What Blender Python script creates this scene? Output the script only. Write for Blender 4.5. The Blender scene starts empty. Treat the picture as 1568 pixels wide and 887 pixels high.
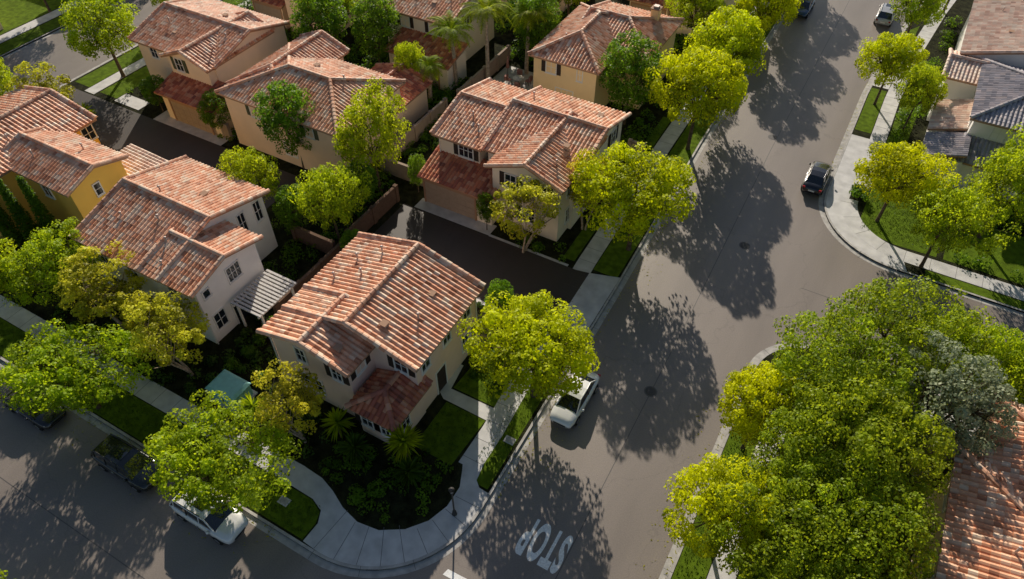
import bpy, math, random
import numpy as np
from mathutils import Vector, Matrix
random.seed(7); RNG=np.random.default_rng(7)
scn=bpy.context.scene
COL=scn.collection
# ------------------------------------------------------------------ materials
def newmat(name):
    m=bpy.data.materials.new(name); m.use_nodes=True
    nt=m.node_tree; b=nt.nodes['Principled BSDF']
    return m,nt,b
def N(nt,t,**k):
    n=nt.nodes.new(t)
    for a,v in k.items(): setattr(n,a,v)
    return n
def mat(name,col,rough=.8,spec=.3,metal=0,noise=0,nscale=3,bump=0,bscale=30,coat=0,bdist=.02):
    m,nt,b=newmat(name)
    b.inputs['Base Color'].default_value=(*col,1)
    b.inputs['Roughness'].default_value=rough
    b.inputs['Specular IOR Level'].default_value=spec
    b.inputs['Metallic'].default_value=metal
    if coat: b.inputs['Coat Weight'].default_value=coat; b.inputs['Coat Roughness'].default_value=.05
    geo=N(nt,'ShaderNodeNewGeometry')
    if noise:
        n=N(nt,'ShaderNodeTexNoise'); n.inputs['Scale'].default_value=nscale; n.inputs['Detail'].default_value=6
        nt.links.new(geo.outputs['Position'],n.inputs['Vector'])
        r=N(nt,'ShaderNodeMapRange'); r.inputs['From Min'].default_value=.3; r.inputs['From Max'].default_value=.7
        r.inputs['To Min'].default_value=1-noise; r.inputs['To Max'].default_value=1+noise
        nt.links.new(n.outputs['Fac'],r.inputs['Value'])
        h=N(nt,'ShaderNodeVectorMath',operation='SCALE'); h.inputs[0].default_value=col
        nt.links.new(r.outputs[0],h.inputs['Scale']); nt.links.new(h.outputs[0],b.inputs['Base Color'])
    if bump:
        n=N(nt,'ShaderNodeTexNoise'); n.inputs['Scale'].default_value=bscale; n.inputs['Detail'].default_value=4
        nt.links.new(geo.outputs['Position'],n.inputs['Vector'])
        bp=N(nt,'ShaderNodeBump'); bp.inputs['Strength'].default_value=bump; bp.inputs['Distance'].default_value=bdist
        nt.links.new(n.outputs['Fac'],bp.inputs['Height']); nt.links.new(bp.outputs[0],b.inputs['Normal'])
    return m
def leafmat(name,dark,light,trans,tw=.45):
    m,nt,b=newmat(name)
    at=N(nt,'ShaderNodeAttribute'); at.attribute_name='Col'
    sep=N(nt,'ShaderNodeSeparateColor'); nt.links.new(at.outputs['Color'],sep.inputs[0])
    oi=N(nt,'ShaderNodeObjectInfo')
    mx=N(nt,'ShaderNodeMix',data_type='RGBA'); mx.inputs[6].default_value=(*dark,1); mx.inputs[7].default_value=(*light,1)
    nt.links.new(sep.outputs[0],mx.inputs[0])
    hs=N(nt,'ShaderNodeHueSaturation')
    r=N(nt,'ShaderNodeMapRange'); r.inputs['To Min'].default_value=.5; r.inputs['To Max'].default_value=.516
    nt.links.new(oi.outputs['Random'],r.inputs['Value']); nt.links.new(r.outputs[0],hs.inputs['Hue'])
    nt.links.new(mx.outputs[2],hs.inputs['Color'])
    nt.links.new(hs.outputs[0],b.inputs['Base Color'])
    b.inputs['Roughness'].default_value=.5; b.inputs['Specular IOR Level'].default_value=.2
    tr=N(nt,'ShaderNodeBsdfTranslucent')
    m2=N(nt,'ShaderNodeMix',data_type='RGBA'); m2.inputs[6].default_value=(*[t*.5 for t in trans],1); m2.inputs[7].default_value=(*trans,1)
    nt.links.new(sep.outputs[0],m2.inputs[0])
    h2=N(nt,'ShaderNodeHueSaturation'); nt.links.new(r.outputs[0],h2.inputs['Hue']); nt.links.new(m2.outputs[2],h2.inputs['Color'])
    nt.links.new(h2.outputs[0],tr.inputs['Color'])
    ms=N(nt,'ShaderNodeMixShader'); ms.inputs[0].default_value=tw
    nt.links.new(b.outputs[0],ms.inputs[1]); nt.links.new(tr.outputs[0],ms.inputs[2])
    nt.links.new(ms.outputs[0],nt.nodes['Material Output'].inputs['Surface'])
    return m
M={}
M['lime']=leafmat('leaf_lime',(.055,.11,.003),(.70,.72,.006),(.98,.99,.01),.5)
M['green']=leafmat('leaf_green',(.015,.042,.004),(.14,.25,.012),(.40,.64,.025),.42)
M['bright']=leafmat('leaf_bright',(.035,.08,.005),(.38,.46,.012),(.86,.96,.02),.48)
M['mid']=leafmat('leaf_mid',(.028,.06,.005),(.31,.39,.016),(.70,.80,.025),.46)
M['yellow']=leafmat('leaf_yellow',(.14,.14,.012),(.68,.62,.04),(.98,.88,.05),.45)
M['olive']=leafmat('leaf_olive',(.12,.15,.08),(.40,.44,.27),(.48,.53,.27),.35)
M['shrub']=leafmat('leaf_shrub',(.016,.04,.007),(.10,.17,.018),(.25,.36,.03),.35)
M['bark']=mat('bark',(.13,.095,.065),.95,.1,noise=.4,nscale=6,bump=.6,bscale=12)
M['barkpale']=mat('bark_pale',(.44,.35,.26),.9,.1,noise=.4,nscale=5,bump=.4,bscale=12)
M['concrete']=mat('concrete_walk',(.58,.57,.56),.6,.5,noise=.16,nscale=1.3,bump=.15,bscale=60)
M['curb']=mat('curb_concrete',(.44,.42,.395),.7,.5,noise=.25,nscale=2,bump=.15,bscale=50)
M['soil']=mat('groundcover',(.024,.026,.011),1,.1,noise=.65,nscale=1.7,bump=1,bscale=9,bdist=.15)
M['grass']=mat('lawn_grass',(.11,.175,.010),1,.1,noise=.35,nscale=2.2,bump=1,bscale=40,bdist=.05)
M['white']=mat('road_paint',(.9,.9,.88),.6,.4,noise=.2,nscale=9)
M['iron']=mat('cast_iron',(.05,.047,.045),.6,.5,bump=.5,bscale=50)
M['glass']=mat('window_glass',(.018,.025,.035),.08,.8)
M['frame']=mat('window_frame',(.85,.82,.77),.6,.3)
M['shut']=mat('shutter_brown',(.05,.035,.028),.7,.3)
M['shutg']=mat('shutter_green',(.10,.11,.06),.7,.3)
M['door']=mat('garage_door',(.40,.31,.24),.7,.3,noise=.06)
M['fascia']=mat('fascia',(.42,.25,.16),.8,.3)
M['metal']=mat('vent_metal',(.50,.40,.35),.5,.4,metal=.2)
M['teal']=mat('cabinet_teal',(.28,.60,.56),.6,.4,noise=.1)
M['wood']=mat('weathered_wood',(.66,.63,.60),.85,.2,noise=.2,nscale=8)
M['fence']=mat('stucco_fence',(.36,.28,.22),.9,.2,noise=.12,nscale=2)
M['brownfence']=mat('timber_fence',(.16,.10,.07),.9,.2,noise=.2,nscale=5)
M['rubber']=mat('tyre',(.012,.012,.012),.8,.3)
M['rim']=mat('alloy',(.5,.5,.52),.3,.5,metal=.8)
M['carglass']=mat('car_glass',(.012,.015,.018),.05,.9,coat=.5)
M['head']=mat('headlamp',(.75,.78,.8),.1,.7)
M['tail']=mat('tail_lamp',(.35,.01,.01),.2,.6)
M['blackpl']=mat('black_trim',(.02,.02,.02),.5,.4)
M['fabric']=mat('umbrella_fabric',(.35,.18,.15),.9,.1)
WALLC={'tan':(.92,.70,.50),'cream':(.95,.83,.67),'white':(.95,.92,.88),'yellow':(.95,.60,.13),'pink':(.93,.70,.57),'beige':(.92,.75,.57),'ochre':(.93,.70,.38)}
for k,v in WALLC.items(): M['w_'+k]=mat('stucco_'+k,v,.92,.2,noise=.04,nscale=.9,bump=.25,bscale=25)
# roof tile : per tile colour
m,nt,b=newmat('clay_tile'); at=N(nt,'ShaderNodeAttribute'); at.attribute_name='Col'
ng=N(nt,'ShaderNodeTexNoise'); ng.inputs['Scale'].default_value=.8; ng.inputs['Detail'].default_value=8
geo=N(nt,'ShaderNodeNewGeometry'); nt.links.new(geo.outputs['Position'],ng.inputs['Vector'])
rr=N(nt,'ShaderNodeMapRange'); rr.inputs['From Min'].default_value=.35; rr.inputs['From Max'].default_value=.65; rr.inputs['To Min'].default_value=.85; rr.inputs['To Max'].default_value=1.06
nt.links.new(ng.outputs['Fac'],rr.inputs['Value'])
sc=N(nt,'ShaderNodeVectorMath',operation='SCALE'); nt.links.new(at.outputs['Color'],sc.inputs[0]); nt.links.new(rr.outputs[0],sc.inputs['Scale'])
nt.links.new(sc.outputs[0],b.inputs['Base Color']); b.inputs['Roughness'].default_value=.6; b.inputs['Specular IOR Level'].default_value=.35
M['tile']=m
# asphalt
def asphalt(name,base,spec,rough,ior=1.5):
    m,nt,b=newmat(name); geo=N(nt,'ShaderNodeNewGeometry'); P=geo.outputs['Position']
    b.inputs['IOR'].default_value=ior
    n1=N(nt,'ShaderNodeTexNoise'); n1.inputs['Scale'].default_value=.22; n1.inputs['Detail'].default_value=5
    mp=N(nt,'ShaderNodeMapping'); mp.inputs['Scale'].default_value=(1.6,.35,1); nt.links.new(P,mp.inputs[0]); nt.links.new(mp.outputs[0],n1.inputs['Vector'])
    n2=N(nt,'ShaderNodeTexNoise'); n2.inputs['Scale'].default_value=14; n2.inputs['Detail'].default_value=3; nt.links.new(P,n2.inputs['Vector'])
    a=N(nt,'ShaderNodeMapRange'); a.inputs['From Min'].default_value=.3;a.inputs['From Max'].default_value=.7;a.inputs['To Min'].default_value=.84;a.inputs['To Max'].default_value=1.16
    nt.links.new(n1.outputs['Fac'],a.inputs['Value'])
    c=N(nt,'ShaderNodeMapRange'); c.inputs['From Min'].default_value=.3;c.inputs['From Max'].default_value=.7;c.inputs['To Min'].default_value=.87;c.inputs['To Max'].default_value=1.13
    nt.links.new(n2.outputs['Fac'],c.inputs['Value'])
    v=N(nt,'ShaderNodeTexVoronoi',feature='DISTANCE_TO_EDGE'); v.inputs['Scale'].default_value=.12
    wn=N(nt,'ShaderNodeTexNoise'); wn.inputs['Scale'].default_value=.8; wn.inputs['Detail'].default_value=5; nt.links.new(P,wn.inputs['Vector'])
    ad=N(nt,'ShaderNodeVectorMath',operation='MULTIPLY_ADD'); ad.inputs[1].default_value=(2.5,2.5,0); nt.links.new(wn.outputs['Color'],ad.inputs[0]); nt.links.new(P,ad.inputs[2])
    nt.links.new(ad.outputs[0],v.inputs['Vector'])
    cr=N(nt,'ShaderNodeMapRange'); cr.inputs['From Min'].default_value=.002;cr.inputs['From Max'].default_value=.007;cr.inputs['To Min'].default_value=.87;cr.inputs['To Max'].default_value=1
    nt.links.new(v.outputs['Distance'],cr.inputs['Value'])
    m1=N(nt,'ShaderNodeMath',operation='MULTIPLY'); nt.links.new(a.outputs[0],m1.inputs[0]); nt.links.new(c.outputs[0],m1.inputs[1])
    m2=N(nt,'ShaderNodeMath',operation='MULTIPLY'); nt.links.new(m1.outputs[0],m2.inputs[0]); nt.links.new(cr.outputs[0],m2.inputs[1])
    s=N(nt,'ShaderNodeVectorMath',operation='SCALE'); s.inputs[0].default_value=base; nt.links.new(m2.outputs[0],s.inputs['Scale'])
    nt.links.new(s.outputs[0],b.inputs['Base Color']); b.inputs['Specular IOR Level'].default_value=spec
    rm=N(nt,'ShaderNodeMapRange'); rm.inputs['From Min'].default_value=.6; rm.inputs['From Max'].default_value=1.4; rm.inputs['To Min'].default_value=rough+.03; rm.inputs['To Max'].default_value=rough-.03
    nt.links.new(m2.outputs[0],rm.inputs['Value']); nt.links.new(rm.outputs[0],b.inputs['Roughness'])
    return m
M['asphalt']=asphalt('asphalt',(.235,.200,.175),.55,.45,1.5)
M['alley']=asphalt('alley_asphalt',(.062,.050,.044),.4,.6)
M['patch']=mat('tar_patch',(.09,.083,.077),.5,.6)
def paint(name,c): M[name]=mat(name,c,.25,.5,metal=.1,coat=1)
paint('paint_black',(.012,.013,.018)); paint('paint_white',(.85,.85,.84)); paint('paint_silver',(.45,.46,.48)); paint('paint_green',(.010,.014,.012)); paint('paint_blue',(.02,.06,.13))

# ------------------------------------------------------------------ builder
class B:
    def __init__(s): s.v=[];s.f=[];s.m=[];s.c=[];s.mats=[];s.sm=[]
    def mi(s,k):
        if k not in s.mats: s.mats.append(k)
        return s.mats.index(k)
    def add(s,vs,fs,k,c=(1,1,1),smooth=False):
        o=len(s.v); s.v.extend([tuple(x) for x in vs]); s.c.extend([c]*len(vs)); i=s.mi(k)
        for f in fs: s.f.append([o+j for j in f]); s.m.append(i); s.sm.append(smooth)
    def box(s,x0,x1,y0,y1,z0,z1,k,c=(1,1,1)):
        s.add([(x0,y0,z0),(x1,y0,z0),(x1,y1,z0),(x0,y1,z0),(x0,y0,z1),(x1,y0,z1),(x1,y1,z1),(x0,y1,z1)],
              [(0,3,2,1),(4,5,6,7),(0,1,5,4),(1,2,6,5),(2,3,7,6),(3,0,4,7)],k,c)
    def prism(s,poly,z0,z1,k):
        n=len(poly); s.add([(x,y,z0) for x,y in poly]+[(x,y,z1) for x,y in poly],
            [tuple(range(n,2*n)),tuple(range(n-1,-1,-1))]+[(i,(i+1)%n,n+(i+1)%n,n+i) for i in range(n)],k)
    def sheet(s,poly,z,k): s.add([(x,y,z) for x,y in poly],[tuple(range(len(poly)))],k)
    def tube(s,p,q,r0,r1,k,n=6,smooth=True,cap=False):
        p=Vector(p);q=Vector(q);d=(q-p)
        if d.length<1e-6: return
        d.normalize(); u=d.orthogonal().normalized(); w=d.cross(u)
        vs=[];
        for P,r in((p,r0),(q,r1)):
            for i in range(n):
                a=2*math.pi*i/n; vs.append(P+u*math.cos(a)*r+w*math.sin(a)*r)
        fs=[(i,(i+1)%n,n+(i+1)%n,n+i) for i in range(n)]
        if cap: fs+= [tuple(range(n,2*n)),tuple(range(n-1,-1,-1))]
        s.add(vs,fs,k,smooth=smooth)
    def mesh(s,name):
        me=bpy.data.meshes.new(name); me.from_pydata(s.v,[],s.f)
        for k in s.mats: me.materials.append(M[k])
        me.polygons.foreach_set('material_index',s.m); me.polygons.foreach_set('use_smooth',s.sm)
        ca=me.color_attributes.new('Col','FLOAT_COLOR','POINT')
        ca.data.foreach_set('color',np.array([(*c[:3],1) for c in s.c],dtype=np.float32).ravel())
        me.update(); return me
    def obj(s,name,parent=None,loc=(0,0,0),rot=0):
        o=bpy.data.objects.new(name,s.mesh(name)); COL.objects.link(o); o.location=loc; o.rotation_euler[2]=rot
        if parent: o.parent=parent
        return o
def empty(name,loc=(0,0,0),rot=0):
    e=bpy.data.objects.new(name,None); COL.objects.link(e); e.empty_display_size=.5; e.location=loc; e.rotation_euler[2]=rot; return e
def arc(cx,cy,r,a0,a1,n=14):
    return [(cx+r*math.cos(math.radians(a0+(a1-a0)*i/n)),cy+r*math.sin(math.radians(a0+(a1-a0)*i/n))) for i in range(n+1)]
def offs(pts,o):
    out=[]
    for i,p in enumerate(pts):
        a=Vector(pts[max(i-1,0)]);b=Vector(p);c=Vector(pts[min(i+1,len(pts)-1)])
        d1=(b-a).normalized() if (b-a).length>1e-6 else (c-b).normalized()
        d2=(c-b).normalized() if (c-b).length>1e-6 else d1
        n=Vector((-(d1+d2).y,(d1+d2).x)).normalized(); cs=max(.4,n.dot(Vector((-d1.y,d1.x))))
        out.append((b.x+n.x*o/cs,b.y+n.y*o/cs))
    return out
def strip(bd,pts,o0,o1,z0,z1,k,joint=0):
    A=offs(pts,o0);C=offs(pts,o1);n=len(pts)
    vs=[(x,y,z1) for x,y in A]+[(x,y,z1) for x,y in C]
    fs=[(i,i+1,n+i+1,n+i) for i in range(n-1)]
    bd.add(vs,fs,k)
    if z1-z0>.02:
        for Lr in (A,C):
            bd.add([(x,y,z1) for x,y in Lr]+[(x,y,z0) for x,y in Lr],[(i,i+1,n+i+1,n+i) for i in range(n-1)],k)
def joints(bd,pts,o0,o1,z,step,w=.035,k='iron'):
    A=offs(pts,o0);C=offs(pts,o1); acc=0
    for i in range(len(pts)-1):
        p=Vector(pts[i]);q=Vector(pts[i+1]);L=(q-p).length
        t=step-acc
        while t<L:
            f=t/L; a=Vector(A[i]).lerp(Vector(A[i+1]),f); c=Vector(C[i]).lerp(Vector(C[i+1]),f)
            d=(q-p).normalized()*w/2
            bd.add([(a.x-d.x,a.y-d.y,z),(a.x+d.x,a.y+d.y,z),(c.x+d.x,c.y+d.y,z),(c.x-d.x,c.y-d.y,z)],[(0,1,2,3)],k)
            t+=step
        acc=(L-(t-step))
M['joint']=mat('joint_dark',(.17,.165,.16),.9,.2)
# ------------------------------------------------------------------ ground
g=B(); g.sheet([(-400,-300),(400,-300),(400,500),(-400,500)],-.03,'soil'); g.obj('ground')
g=B(); g.sheet([(-120,-30),(70,-30),(70,150),(-120,150)],0,'asphalt'); g.obj('road')
kW=[(-12.4,140),(-12,80),(-11.9,58),(-11.3,36),(-11.05,16)]+arc(-17.85,15.9,6.8,0,-90)[1:]+[(-40,9.15),(-70,9.15)]+arc(-70,12.15,3,-90,-180,8)[1:]+[(-73,140)]
kNE=[(70,49),(40,49)]+arc(7,56,7,-90,-180)+[(0,74),(.5,84),(1.8,96),(4,112),(6,140)]
kSE=[(0,-30),(0,20)]+arc(4,34,4,180,90)+[(30,38),(70,38)]
kFW=[(-84,150),(-84,-30)]
kS=[(-84,-2.1),(-17,-2.1)]
blocks=B()
for k,close in((kW,[]),(kNE,[(70,140)]),(kSE,[(70,-30)]),(kFW,[(-120,-30),(-120,150)])):
    poly=k+close
    blocks.prism(poly,-.02,.12,'soil')
blocks.prism([(-83.9,-2.1),(-17,-2.1),(-17,-30),(-83.9,-30)],-.02,.12,'soil')
blocks.obj('garden_terrain')
cb=B()
def side(k,inner):   # inner>0: left of direction is the block
    strip(cb,k,0,.16*inner,0,.145,'curb'); strip(cb,k,-.42*inner,-.004*inner,.0,.006,'curb')
    joints(cb,k,-.42*inner,.162*inner,.149,3.0,.03,'joint')
side(kW,-1); side(kNE,-1); side(kSE,-1); side(kFW,-1); side(kS,-1)
cb.obj('curb')
rp=B(); strip(rp,[(-5.9,140),(-5.9,60),(-5.5,36),(-5.4,14)],-.025,.025,0,.004,'patch'); strip(rp,[(-80,3.4),(-16,3.4)],-.025,.025,0,.004,'patch'); strip(rp,[(1,43.5),(60,43.5)],-.025,.025,0,.004,'patch')
rp.obj('asphalt_seam')
# pavements
pv=B()
swM=[(-14.9,140),(-14.9,80),(-14.8,56),(-14.5,38),(-14.2,32),(-13.45,25),(-13.2,21),(-13.2,18)]
strip(pv,swM,-.72,.72,0,.134,'concrete'); joints(pv,swM,-.72,.72,.138,1.5,.03,'joint')
swS=[(-22,12.4),(-40,12.3),(-69,12.3)]
strip(pv,swS,-.7,.7,0,.134,'concrete'); joints(pv,swS,-.7,.7,.138,1.5,.03,'joint')
inner=[(-22.2,13.1),(-20.6,13.0),(-19.5,12.65),(-18.3,12.1),(-17,11.8),(-15.6,12.0),(-14.3,12.8),(-13.4,13.9),(-12.95,15.2),(-12.95,16.6),(-13.4,17.6),(-13.92,18.6)]
kin=offs(kW,-.17)
arcpts=[p for p in kin if -19.2<p[0] and p[1]<17.2 and p[0]<-11.1]
outer=[(-22.2,11.7),(-20.2,11.65),(-19.3,11.3),(-18.95,10.6),(-19.0,9.35)]
arcs=sorted([p for p in arcpts if p[0]>-18.9],key=lambda p:p[0]+p[1]*.2)
outer+=arcs+[(-11.25,17.1),(-11.9,17.15),(-12.3,17.5),(-12.46,18.6)]
pv.sheet(outer+inner[::-1],.1305,'concrete')
for a in range(-95,10,12):
    ca,sa=math.cos(math.radians(a)),math.sin(math.radians(a)); w=.015
    p=Vector((-17.6,15.9));r0,r1=4.2,6.6
    if a>-40: r0=4.75
    if a<-88: r0=3.8
    px,py=-sa*w,ca*w
    pv.add([(p.x+ca*r0-px,p.y+sa*r0-py,.1345),(p.x+ca*r1-px,p.y+sa*r1-py,.1345),(p.x+ca*r1+px,p.y+sa*r1+py,.1345),(p.x+ca*r0+px,p.y+sa*r0+py,.1345)],[(0,1,2,3)],'joint')
pv.sheet([(-17.3,21.5),(-13.85,21.45),(-13.9,22.5),(-17.3,22.45)],.1305,'concrete')
pv.sheet([(-18.8,22.5),(-17.3,21.5),(-17.3,22.45),(-17.6,24.5),(-18.8,24.5)],.1305,'concrete')
# alley apron, concrete skirts
pv.sheet([(-13.75,31.2),(-11.45,30.6),(-11.5,37.6),(-13.8,36.9)],.1345,'concrete')
pv.sheet([(-30.2,36.75),(-22.8,36.75),(-22.8,38.1),(-30.2,38.1)],.142,'concrete')
pv.sheet([(-60,35.1),(-51,35.1),(-51,37),(-60,37)],.142,'concrete')
pv.sheet([(-30.5,30.0),(-16,30.0),(-16,30.32),(-30.5,30.32)],.142,'concrete')
pv.sheet([(-15.6,36.7),(-22.8,36.7),(-22.8,36.95),(-15.6,36.95)],.142,'concrete')
# east side
swNE2=[(2.55,58),(2.5,74),(2.9,84),(4.2,97),(6.5,113),(8.5,138)]
strip(pv,[(70,50.9),(9,50.9)]+arc(7.3,56.2,5.3,-90,-178),-.7,.7,0,.134,'concrete')
pv.sheet(arc(7,56,6.83,-84,-180,16)+arc(7.3,56.2,5.4,-178,-92,16),.1300,'concrete')
strip(pv,swNE2,-.7,.7,0,.1385,'concrete'); joints(pv,swNE2,-.7,.7,.1425,1.5,.03,'joint')
joints(pv,[(70,50.9),(9,50.9)]+arc(7.3,56.2,5.3,-90,-178),-.7,.7,.1385,1.9,.025,'joint')
pv.sheet([(.17,56),(1.95,56),(1.95,66),(.17,66)],.1265,'concrete')
pv.sheet([(.2,76),(1.85,76),(1.9,79),(.35,79)],.1305,'concrete')
pv.sheet([(3.2,63.2),(6,63.2),(6,66),(3.2,66)],.1305,'concrete')
strip(pv,[(2.6,-30),(2.6,33)],-.7,.7,0,.134,'concrete')
strip(pv,[(6,36),(70,36)],-.7,.7,0,.134,'concrete')
# far west
strip(pv,[(-69.5,12),(-69.5,29.5)],-.7,.7,0,.134,'concrete'); strip(pv,[(-69.5,35.3),(-69.5,130)],-.7,.7,0,.134,'concrete')
strip(pv,[(-87.5,-20),(-87.5,130)],-.8,.8,0,.134,'concrete')
pv.sheet([(-66,35.5),(-62.5,35.5),(-62.5,37),(-66,37)],.1425,'concrete')
pv.obj('pavement')
al=B()
al.sheet([(-31.2,30.3),(-14.9,30.3),(-14.2,31),(-13.7,31.2),(-13.8,36.9),(-14.9,36.7),(-31.2,36.7)],.138,'alley')
al.sheet([(-72.9,29.9),(-41,29.9),(-41,35.1),(-72.9,35.1)],.138,'alley')
al.obj('alley_driveway')
# lawns
lw=B()
def lawn(poly): lw.sheet(poly,.126,'grass')
lawn([(-12.5,17.6),(-12.0,17.3),(-11.4,17.3),(-11.7,30.6),(-13.4,30.6),(-12.8,25)])
lawn([(-13.7,37.4),(-11.7,37.4),(-12.1,70),(-14.1,70)])
lawn([(-14.1,70),(-12.1,70),(-12.5,120),(-14.3,120)])
lawn([(-20.2,11.6),(-19.3,11.2),(-19.05,10.5),(-19.1,9.4),(-69,9.35),(-69,11.55),(-40,11.55)])
lawn([(-17.2,22.6),(-14,22.6),(-14.3,29.5),(-16.8,29.5)])
lawn([(-17,17.6),(-14.2,17.6),(-14.0,21.4),(-17,21.4)])
lawn([(-16.4,37.5),(-15.4,37.5),(-15.7,60),(-16.6,60)])
lawn([(3.3,53.4),(4.6,52.3),(6.3,51.9),(9.5,52),(9.5,58.5),(3.4,58.5)])
lawn([(.25,67),(1.75,67),(1.75,75.5),(.25,75.5)]); lawn([(.6,79.5),(1.95,79.5),(2.6,92),(1.5,90)])
lawn([(3.3,66),(5,66),(5.3,84),(3.6,84)])
lawn([(9,49.2),(60,49.2),(60,50.1),(9,50.1)])
lawn([(.2,-20),(1.85,-20),(1.85,33),(.2,33)]); lawn([(3.4,-20),(8,-20),(8,30),(3.4,30)])
lawn([(10,52),(40,52),(40,58),(10,58)])
lawn([(-72.6,36),(-70.3,36),(-70.3,60),(-72.6,60)]); lawn([(-68.6,35.9),(-66.1,35.9),(-66.1,50),(-68.6,50)]); lawn([(-72.6,14),(-70.3,14),(-70.3,29.2),(-72.6,29.2)])
lawn([(-86.5,0),(-84.3,0),(-84.3,120),(-86.5,120)]); lawn([(-110,0),(-88.5,0),(-88.5,120),(-110,120)])
lw.obj('lawn')
# fine turf blades for the strips
def turf(rects,dens,z=.126,w=.035,h0=.03,h1=.08,tilt=.03):
    P=[]
    for x0,x1,y0,y1 in rects:
        n=int((x1-x0)*(y1-y0)*dens); P.append(np.stack([RNG.uniform(x0,x1,n),RNG.uniform(y0,y1,n),np.full(n,z)],1))
    P=np.concatenate(P); n=len(P); a=RNG.uniform(0,6.28,n); hh=RNG.uniform(h0,h1,n)
    dx=np.stack([np.cos(a)*w,np.sin(a)*w,np.zeros(n)],1); up=np.stack([RNG.normal(0,tilt,n),RNG.normal(0,tilt,n),hh],1)
    V=np.stack([P-dx,P+dx,P+dx*.4+up,P-dx*.4+up],1).reshape(-1,3); return V,np.repeat(np.clip(RNG.normal(.35,.2,n),0,1),4)
# markings
mk=B(); mk.sheet([(-11.0,11.7),(-6.0,11.9),(-6.0,12.3),(-10.9,12.1)],.007,'white'); mk.obj('stop_line_marking')
cu=bpy.data.curves.new('stop','FONT'); cu.body='STOP'; cu.size=1; cu.offset=.04; cu.align_x='CENTER'; cu.align_y='CENTER'; cu.space_character=1.14
tmp=bpy.data.objects.new('tmp',cu); COL.objects.link(tmp); bpy.context.view_layer.update()
me=bpy.data.meshes.new_from_object(tmp); bpy.data.objects.remove(tmp)
me.transform(Matrix.Diagonal((1.05,3.2,1,1))); me.materials.clear(); me.materials.append(M['white'])
o=bpy.data.objects.new('stop_lettering_marking',me); COL.objects.link(o); o.location=(-6.85,16.1,.009); o.rotation_euler[2]=math.pi
def manhole(x,y,z=.004,r=.36):
    b=B(); n=20
    b.add([(math.cos(6.2832*i/n)*r,math.sin(6.2832*i/n)*r,.008) for i in range(n)],[tuple(range(n))],'iron')
    b.add([(math.cos(6.2832*i/n)*r*1.25,math.sin(6.2832*i/n)*r*1.25,.004) for i in range(n)],[tuple(range(n))],'patch')
    b.obj('manhole_cover',loc=(x,y,z))
manhole(-5.5,28.9); manhole(-4.2,46); manhole(-6.3,62)
for x,y in((-21.6,10.7),(-11.9,20.9)):
    b=B(); b.prism([(-.35,-.25),(.35,-.25),(.35,.25),(-.35,.25)],0,.03,'concrete'); b.box(-.26,.26,-.17,.17,.03,.04,'curb'); b.obj('utility_box_cover',loc=(x,y,.126))
# ------------------------------------------------------------------ houses
PAL={'salmon':[(.90,.47,.28),(.93,.57,.38),(.82,.37,.20),(.56,.24,.13),(.95,.70,.51)],
     'red':[(.64,.22,.11),(.48,.14,.08),(.74,.35,.20),(.34,.11,.07)],
     'tan':[(.90,.68,.54),(.84,.58,.45),(.93,.76,.62),(.70,.45,.34)],
     'grey':[(.42,.39,.42),(.50,.44,.45),(.30,.28,.31),(.58,.49,.47)]}
def pick(pal):
    p=PAL[pal]; w=[5,4,3,1,2][:len(p)]
    c=random.choices(p,w)[0]; f=random.uniform(.86,1.05); return tuple(min(.95,x*f) for x in c)
def inpoly(u,v,P):
    c=False;n=len(P)
    for i in range(n):
        x1,y1=P[i];x2,y2=P[(i+1)%n]
        if (y1>v)!=(y2>v) and u<(x2-x1)*(v-y1)/(y2-y1)+x1: c=not c
    return c
PU,PV=.34,.42
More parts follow.
